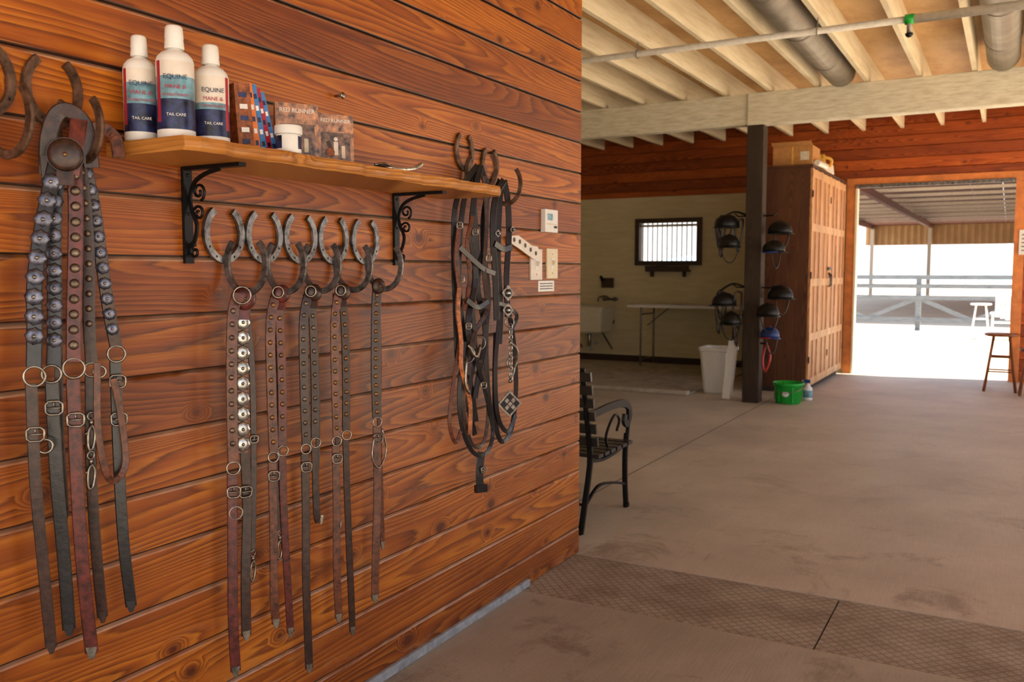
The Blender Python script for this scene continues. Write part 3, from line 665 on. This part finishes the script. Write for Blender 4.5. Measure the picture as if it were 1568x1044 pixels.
mb=MB(); mb.box((-.30,11.65,ZL+.10),(.24,.34,.20),M_YEL,RZ(.2),.85); mb.box((-.29,11.98,ZL+.06),(.22,.26,.12),M_CREAML,RZ(-.3),.9); mb.tube([(-.2,11.52,2.86),(-.1,11.55,2.82),(-.12,11.6,2.74)],.02,M_YEL,8,4); mb.out("saddle_bag",bevel=.03)
mb=MB(); mb.tube([(-.16,10.95,ZL+.035),(-.15,11.1,ZL+.036),(-.13,11.3,ZL+.03),(-.15,11.45,ZL+.035)],.035,M_CREAML,10,5); mb.out("rolled_towel")
def helmet(c,ang,m,r=.12,band=None):
    mb=MB(); c=V(c); R=RZ(ang)
    rs=[]
    for i in range(9):
        q=-.25+(math.pi/2+.25)*i/8; rr=max(math.cos(q),1e-3)
        rs.append([c+R@V((r*1.18*rr*math.cos(p),r*.95*rr*math.sin(p),r*.95*math.sin(q))) for p in [2*math.pi*k/24 for k in range(24)]])
    mb.rings(rs,m)
    pts=[]
    for k in range(13):
        p=-1.0+2.0*k/12; pts.append(((r*1.17*math.cos(p),r*.95*math.sin(p)),(r*(1.17+.5*math.cos(p*1.45))*math.cos(p),r*1.0*math.sin(p))))
    A=[mb.bm.verts.new(c+R@V((a[0],a[1],-.02))) for a,b in pts]; Bv=[mb.bm.verts.new(c+R@V((b[0],b[1],-.035))) for a,b in pts]; Cv=[mb.bm.verts.new(c+R@V((a[0],a[1],-.035))) for a,b in pts]
    for k in range(12): mb.f([A[k],A[k+1],Bv[k+1],Bv[k]],m,True); mb.f([Cv[k],Bv[k],Bv[k+1],Cv[k+1]],m,True)
    mb.torus(c+R@V((0,0,-.028)),r*1.06,.008,band or M_BLACKP,(0,0,1),24,8)
    mb.tube([c+R@V((.03,r*.9,-.03)),c+R@V((.03,r*.5,-.16)),c+R@V((.03,0,-.20)),c+R@V((.03,-r*.5,-.16)),c+R@V((.03,-r*.9,-.03))],.007,M_BLACKP,6,5)
    mb.dome(c+V((0,0,r*.93)),.014,.01,band or m,(0,0,1)); mb.out("riding_helmet")
def peg(x,y,z,d):
    mb=MB(); mb.tube([(x,y,z),(x+d*.10,y,z),(x+d*.14,y,z+.03)],.008,M_BLACKIRON,8); mb.cyl((x,y,z),(x+d*.004,y,z),.025,M_BLACKIRON,12); mb.out("helmet_peg",parent=POST)
helmet((-.86,9.72,1.96),-2.2,M_BLACKP); helmet((-.80,9.58,1.74),-1.0,M_BLACKP,.115); helmet((-.30,9.76,1.88),-.6,M_BLACKP); helmet((-.33,9.62,1.68),-.3,M_BLACKP,.105,M_BLUEP)
helmet((-.88,9.72,1.10),-2.4,M_BLACKP); helmet((-.76,9.56,.90),-1.2,M_BLACKP,.115); helmet((-.29,9.80,1.18),-.5,M_BLACKP,.125); helmet((-.36,9.56,1.00),-.9,M_BLACKP,.115); helmet((-.36,9.66,.76),-.6,M_BLUEP,.095,M_REDP)
for z in(2.05,1.27): peg(-.66,9.78,z,-1); peg(-.48,9.78,z,1)
mb=MB()
for k,(x,z0,z1,m) in enumerate(((-.98,2.12,1.72,L_BLK),(-.95,2.14,1.60,L_DK),(-.76,2.10,1.66,L_BLK),(-.96,1.30,.75,L_BLK),(-.76,1.30,.62,L_DK))):
    mb.tube([(x+.05,9.76,z0-.08),(x,9.72,z0-.10),(x-.01,9.70,(z0+z1)/2),(x+.03,9.70,z1),(x+.07,9.71,(z0+z1)/2+.05),(x+.06,9.75,z0-.08)],.012,m,8,5)
mb.tube([(-.66,9.78,2.06),(-.8,9.76,2.1),(-.95,9.74,2.03)],.012,M_BLACKIRON,8,4); mb.tube([(-.66,9.78,1.27),(-.8,9.76,1.31),(-.95,9.74,1.22)],.012,M_BLACKIRON,8,4); mb.out("hanging_tack_straps",parent=POST)
mb=MB(); mb.cyl((-.48,9.74,.66),(-.40,9.74,.66),.01,M_BLACKIRON,8); mb.tube([(-.41,9.74,.66),(-.44,9.70,.50),(-.41,9.69,.36),(-.36,9.70,.5),(-.40,9.73,.64)],.014,M_REDP,8,5); mb.out("red_lead_rope")
mb=MB(); cx0,cy0=-3.98,12.92
def rrect(z,hw,hd): return [V((cx0+hw*u,cy0+hd*v,z)) for u,v in((-1,-.85),(-.9,-1),(.9,-1),(1,-.85),(1,.85),(.9,1),(-.9,1),(-1,.85))]
mb.rings([rrect(.47,.26,.22),rrect(.50,.29,.25),rrect(.86,.33,.29),rrect(.89,.34,.30),rrect(.89,.30,.26),rrect(.84,.29,.25),rrect(.53,.25,.21)],M_PORC,False)
mb.cyl((cx0,cy0,.47),(cx0,cy0,.25),.03,M_NICKEL); mb.tube([(cx0,cy0,.28),(cx0,cy0,.20),(cx0,cy0+.12,.20),(cx0,cy0+.12,.28),(cx0,YB-.021,.28)],.025,M_PIPE,10,3)
mb.bx(cx0-.30,cx0+.30,YB-.06,YB-.001,.60,.66,M_STEEL)
for sx in(-.27,.27): mb.tube([(cx0+sx,YB-.03,.2),(cx0+sx,cy0-.1,.48)],.014,M_STEEL,8)
for sx in(-.09,.09): mb.cyl((cx0+.25+sx,YB-.001,1.0),(cx0+.25+sx,YB-.10,1.0),.018,M_STEEL); mb.torus((cx0+.25+sx,YB-.11,1.0),.03,.008,M_STEEL,(0,1,0),12,6)
mb.cyl((cx0+.12,YB-.08,1.0),(cx0+.38,YB-.08,1.0),.02,M_STEEL); mb.tube([(cx0+.25,YB-.08,1.0),(cx0+.22,YB-.2,1.05),(cx0+.16,YB-.32,1.03),(cx0+.15,YB-.34,.96)],.014,M_STEEL,8,4)
mb.out("utility_sink",bevel=.004)
mb=MB(); mb.box((-3.80,YB-.03,1.26),(.20,.06,.16),M_FRAME); mb.tube([(-3.86,YB-.05,1.30),(-3.88,YB-.12,1.36),(-3.84,YB-.14,1.28)],.02,M_BLACKP,8,4); mb.out("wall_soap_dispenser",bevel=.01)
mb=MB(); mb.bx(-3.15,-1.35,12.45,13.15,.905,.94,M_WHITE)
for x in(-2.95,-1.55):
    for y in(12.52,13.08): mb.cyl((x,y,0.02),(x,y,.905),.014,M_STEEL,10)
    for z in(.12,.80): mb.cyl((x,12.52,z),(x,13.08,z),.010,M_STEEL,8)
    dd=.35 if x<-2 else -.35
    mb.cyl((x,12.8,.62),(x+dd,12.8,.90),.009,M_STEEL,8)
mb.out("folding_table",bevel=.006)
mb=MB(); c=(-1.12,10.35,0)
def rr(z,a,b): return [V((c[0]+a*u,c[1]+b*v,z)) for u,v in((-1,-.8),(-.8,-1),(.8,-1),(1,-.8),(1,.8),(.8,1),(-.8,1),(-1,.8))]
mb.rings([rr(0,.13,.13),rr(.02,.14,.14),rr(.50,.185,.185),rr(.51,.20,.20),rr(.55,.20,.20),rr(.55,.175,.175),rr(.06,.125,.125)],M_WHITE,False); mb.out("trash_can",bevel=.006)
mb=MB(); mb.box((-.84,9.83,.345),(.09,.025,.68),M_WHITE,RY(.10)); mb.box((-.78,9.83,.345),(.012,.032,.68),M_PIPE,RY(.10)); mb.out("leaning_board",bevel=.004)
mb=MB(); c=(-.20,9.90,0)
mb.lathe([(.12,0),(.13,.005),(.155,.20),(.168,.205),(.168,.23),(.158,.23),(.125,.02),(.001,.02)],c,M_GREEN,28)
for a in range(6): q=a*math.pi/3; mb.box((c[0]+.148*math.cos(q),c[1]+.148*math.sin(q),.12),(.01,.012,.20),M_GREEN,RZ(q))
mb.tube([(c[0]-.165,c[1],.21),(c[0]-.14,c[1]-.14,.16),(c[0],c[1]-.185,.13),(c[0]+.14,c[1]-.14,.16),(c[0]+.165,c[1],.21)],.004,M_NICKEL,6,4)
mb.dome((c[0],c[1]-.14,.12),.04,.01,M_WHITE,(0,-1,.15)); mb.out("feed_bucket")
mb=MB(); mb.lathe([(.05,0),(.052,.01),(.05,.13),(.02,.17),(.018,.19)],(-.06,10.25,0),M_WHITE,20); mb.lathe([(.051,.03),(.053,.031),(.053,.11),(.051,.111)],(-.06,10.25,0),M_TEAL,20)
mb.box((-.07,10.25,.21),(.07,.025,.04),M_BLUEP); mb.cyl((-.10,10.25,.215),(-.125,10.25,.215),.009,M_WHITE,8); mb.tube([(-.09,10.25,.2),(-.10,10.25,.17),(-.09,10.25,.15)],.005,M_BLUEP,6); mb.out("spray_bottle")
def stool(x,y,h,m,r=.17,name="wooden_stool",z=0):
    mb=MB(); mb.lathe([(r*.9,z+h-.035),(r,z+h-.028),(r,z+h-.008),(r*.95,z+h),(.001,z+h-.004)],(x,y,0),m,28)
    L=[]
    for k in range(4):
        q=math.pi/4+k*math.pi/2; a=V((x+r*.62*math.cos(q),y+r*.62*math.sin(q),z+h-.03)); b=V((x+r*1.25*math.cos(q),y+r*1.25*math.sin(q),z)); mb.cyl(b,a,.017,m,10); L.append((b,a))
    for t1,t2 in((.28,.36),(.55,.62)):
        for k in range(4):
            t=t1 if k%2 else t2; p=L[k][0].lerp(L[k][1],t); q=L[(k+1)%4][0].lerp(L[(k+1)%4][1],t); mb.cyl(p,q,.010,m,8)
    mb.out(name)
stool(1.82,12.2,.70,M_STOOL,.19); stool(2.16,11.9,.55,M_STOOL,.15)
stool(1.36,20.8,.80,M_WHITE,.2,"bar_stool",-.02)
mb=MB(); X,Y=1.85,21.6
for i in range(5): mb.box((X-.20+i*.10,Y+.26,.70),(.085,.02,.62-.06*abs(i-2)),M_WHITE,RX(-.25))
for i in range(5): mb.bx(X-.26,X+.26,Y-.28+i*.1,Y-.20+i*.1,.34,.36,M_WHITE)
for sx in(-.28,.28): mb.bx(X+sx-.05,X+sx+.05,Y-.32,Y+.32,.54,.56,M_WHITE); mb.bx(X+sx-.02,X+sx+.02,Y-.30,Y-.24,-.02,.54,M_WHITE); mb.bx(X+sx-.02,X+sx+.02,Y+.22,Y+.28,-.02,.54,M_WHITE)
mb.out("patio_chair")
# ------------------------------------------------------------------ outdoors
mb=MB(); mb.bx(-60,60,-30,160,-.35,-.13,M_GROUND); mb.bx(XR+.12,40,-20,60,-.2,-.04,M_GROUND); mb.bx(-40,XR+.12,YB+.3,60,-.2,-.02,M_GROUND); mb.bx(-20,XR+.12,-20,-3,-.2,-.04,M_GROUND); mb.out("ground")
mb=MB(); FY=24.0
for i in range(-6,9):
    x=i*2.4-.1; mb.bx(x-.06,x+.06,FY-.06,FY+.06,-.02,1.34,M_FENCE)
    mb.box((x+.6,FY-.05,.52),(1.28,.03,.10),M_FENCE,RY(.42)); mb.box((x+1.8,FY-.05,.52),(1.28,.03,.10),M_FENCE,RY(-.42))
for z in(.25,.80,1.08,1.30): mb.bx(-14,20,FY-.09,FY-.05,z-.055,z+.055,M_FENCE)
mb.out("arena_fence")
mb=MB()
for i in range(-5,26): mb.box((i*1.0,41,4.35),(.98,28.4,.05),M_REDROOF,RX(-.02)) 
for k in range(12): y=27.5+k*2.4; mb.bx(-5.5,25,y-.05,y+.05,4.10,4.20,M_TRUSS)
for x in(-5.2,-2.2,4.4,9,14):
    mb.bx(x-.08,x+.08,27,55,3.85,4.10,M_REDROOF); mb.bx(x-.1,x+.1,54.6,54.8,-.02,4,M_TRUSS); mb.bx(x-.1,x+.1,27.2,27.4,-.02,4,M_REDROOF)
for i in range(180): x=-5.5+i*.17; mb.box((x,55,3.55),(.175,.06,1.25),M_TANMET,RZ(.25 if i%2 else -.25))
mb.out("arena_roof")
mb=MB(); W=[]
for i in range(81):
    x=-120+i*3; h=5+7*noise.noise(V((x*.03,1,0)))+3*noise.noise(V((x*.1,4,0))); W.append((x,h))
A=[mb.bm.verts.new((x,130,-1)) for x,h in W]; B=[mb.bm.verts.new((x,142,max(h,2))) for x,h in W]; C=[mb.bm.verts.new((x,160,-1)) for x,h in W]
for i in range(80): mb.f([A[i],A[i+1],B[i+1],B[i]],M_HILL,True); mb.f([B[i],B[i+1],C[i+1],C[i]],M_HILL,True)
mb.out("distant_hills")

# ------------------------------------------------------------------ light
w=bpy.data.worlds.new("World"); bpy.context.scene.world=w; w.use_nodes=True
nt=w.node_tree; bg=nt.nodes["Background"]
tc=nt.nodes.new("ShaderNodeTexCoord"); sp=nt.nodes.new("ShaderNodeSeparateXYZ"); nt.links.new(tc.outputs["Generated"],sp.inputs[0])
rp=nt.nodes.new("ShaderNodeValToRGB"); rp.color_ramp.elements[0].position=0; rp.color_ramp.elements[0].color=(1,.98,.95,1); rp.color_ramp.elements[1].position=.6; rp.color_ramp.elements[1].color=(.50,.68,1,1)
nt.links.new(sp.outputs[2],rp.inputs[0]); nt.links.new(rp.outputs[0],bg.inputs[0]); bg.inputs[1].default_value=1.9
sd=bpy.data.lights.new("sun",'SUN'); sd.energy=17; sd.angle=.02; sd.color=(1,.92,.80); so=bpy.data.objects.new("sun",sd)
so.rotation_euler=V((.50,.10,.86)).to_track_quat('Z','Y').to_euler(); bpy.context.collection.objects.link(so)
# ------------------------------------------------------------------ camera
cam=bpy.data.cameras.new("camera"); co=bpy.data.objects.new("camera",cam); bpy.context.collection.objects.link(co)
co.location=(1.9,0,1.45); co.rotation_euler=(math.radians(90)-math.atan(107/1350),0,math.radians(29.5))
cam.sensor_width=36; cam.lens=36*1350/1568; cam.clip_start=.05; cam.clip_end=500
cam.dof.use_dof=True; cam.dof.focus_distance=2.6; cam.dof.aperture_fstop=5.6
sc=bpy.context.scene; sc.camera=co
try:
    sc.view_settings.view_transform='Standard'; sc.view_settings.look='None'; sc.view_settings.exposure=0
except Exception as e: print(e)
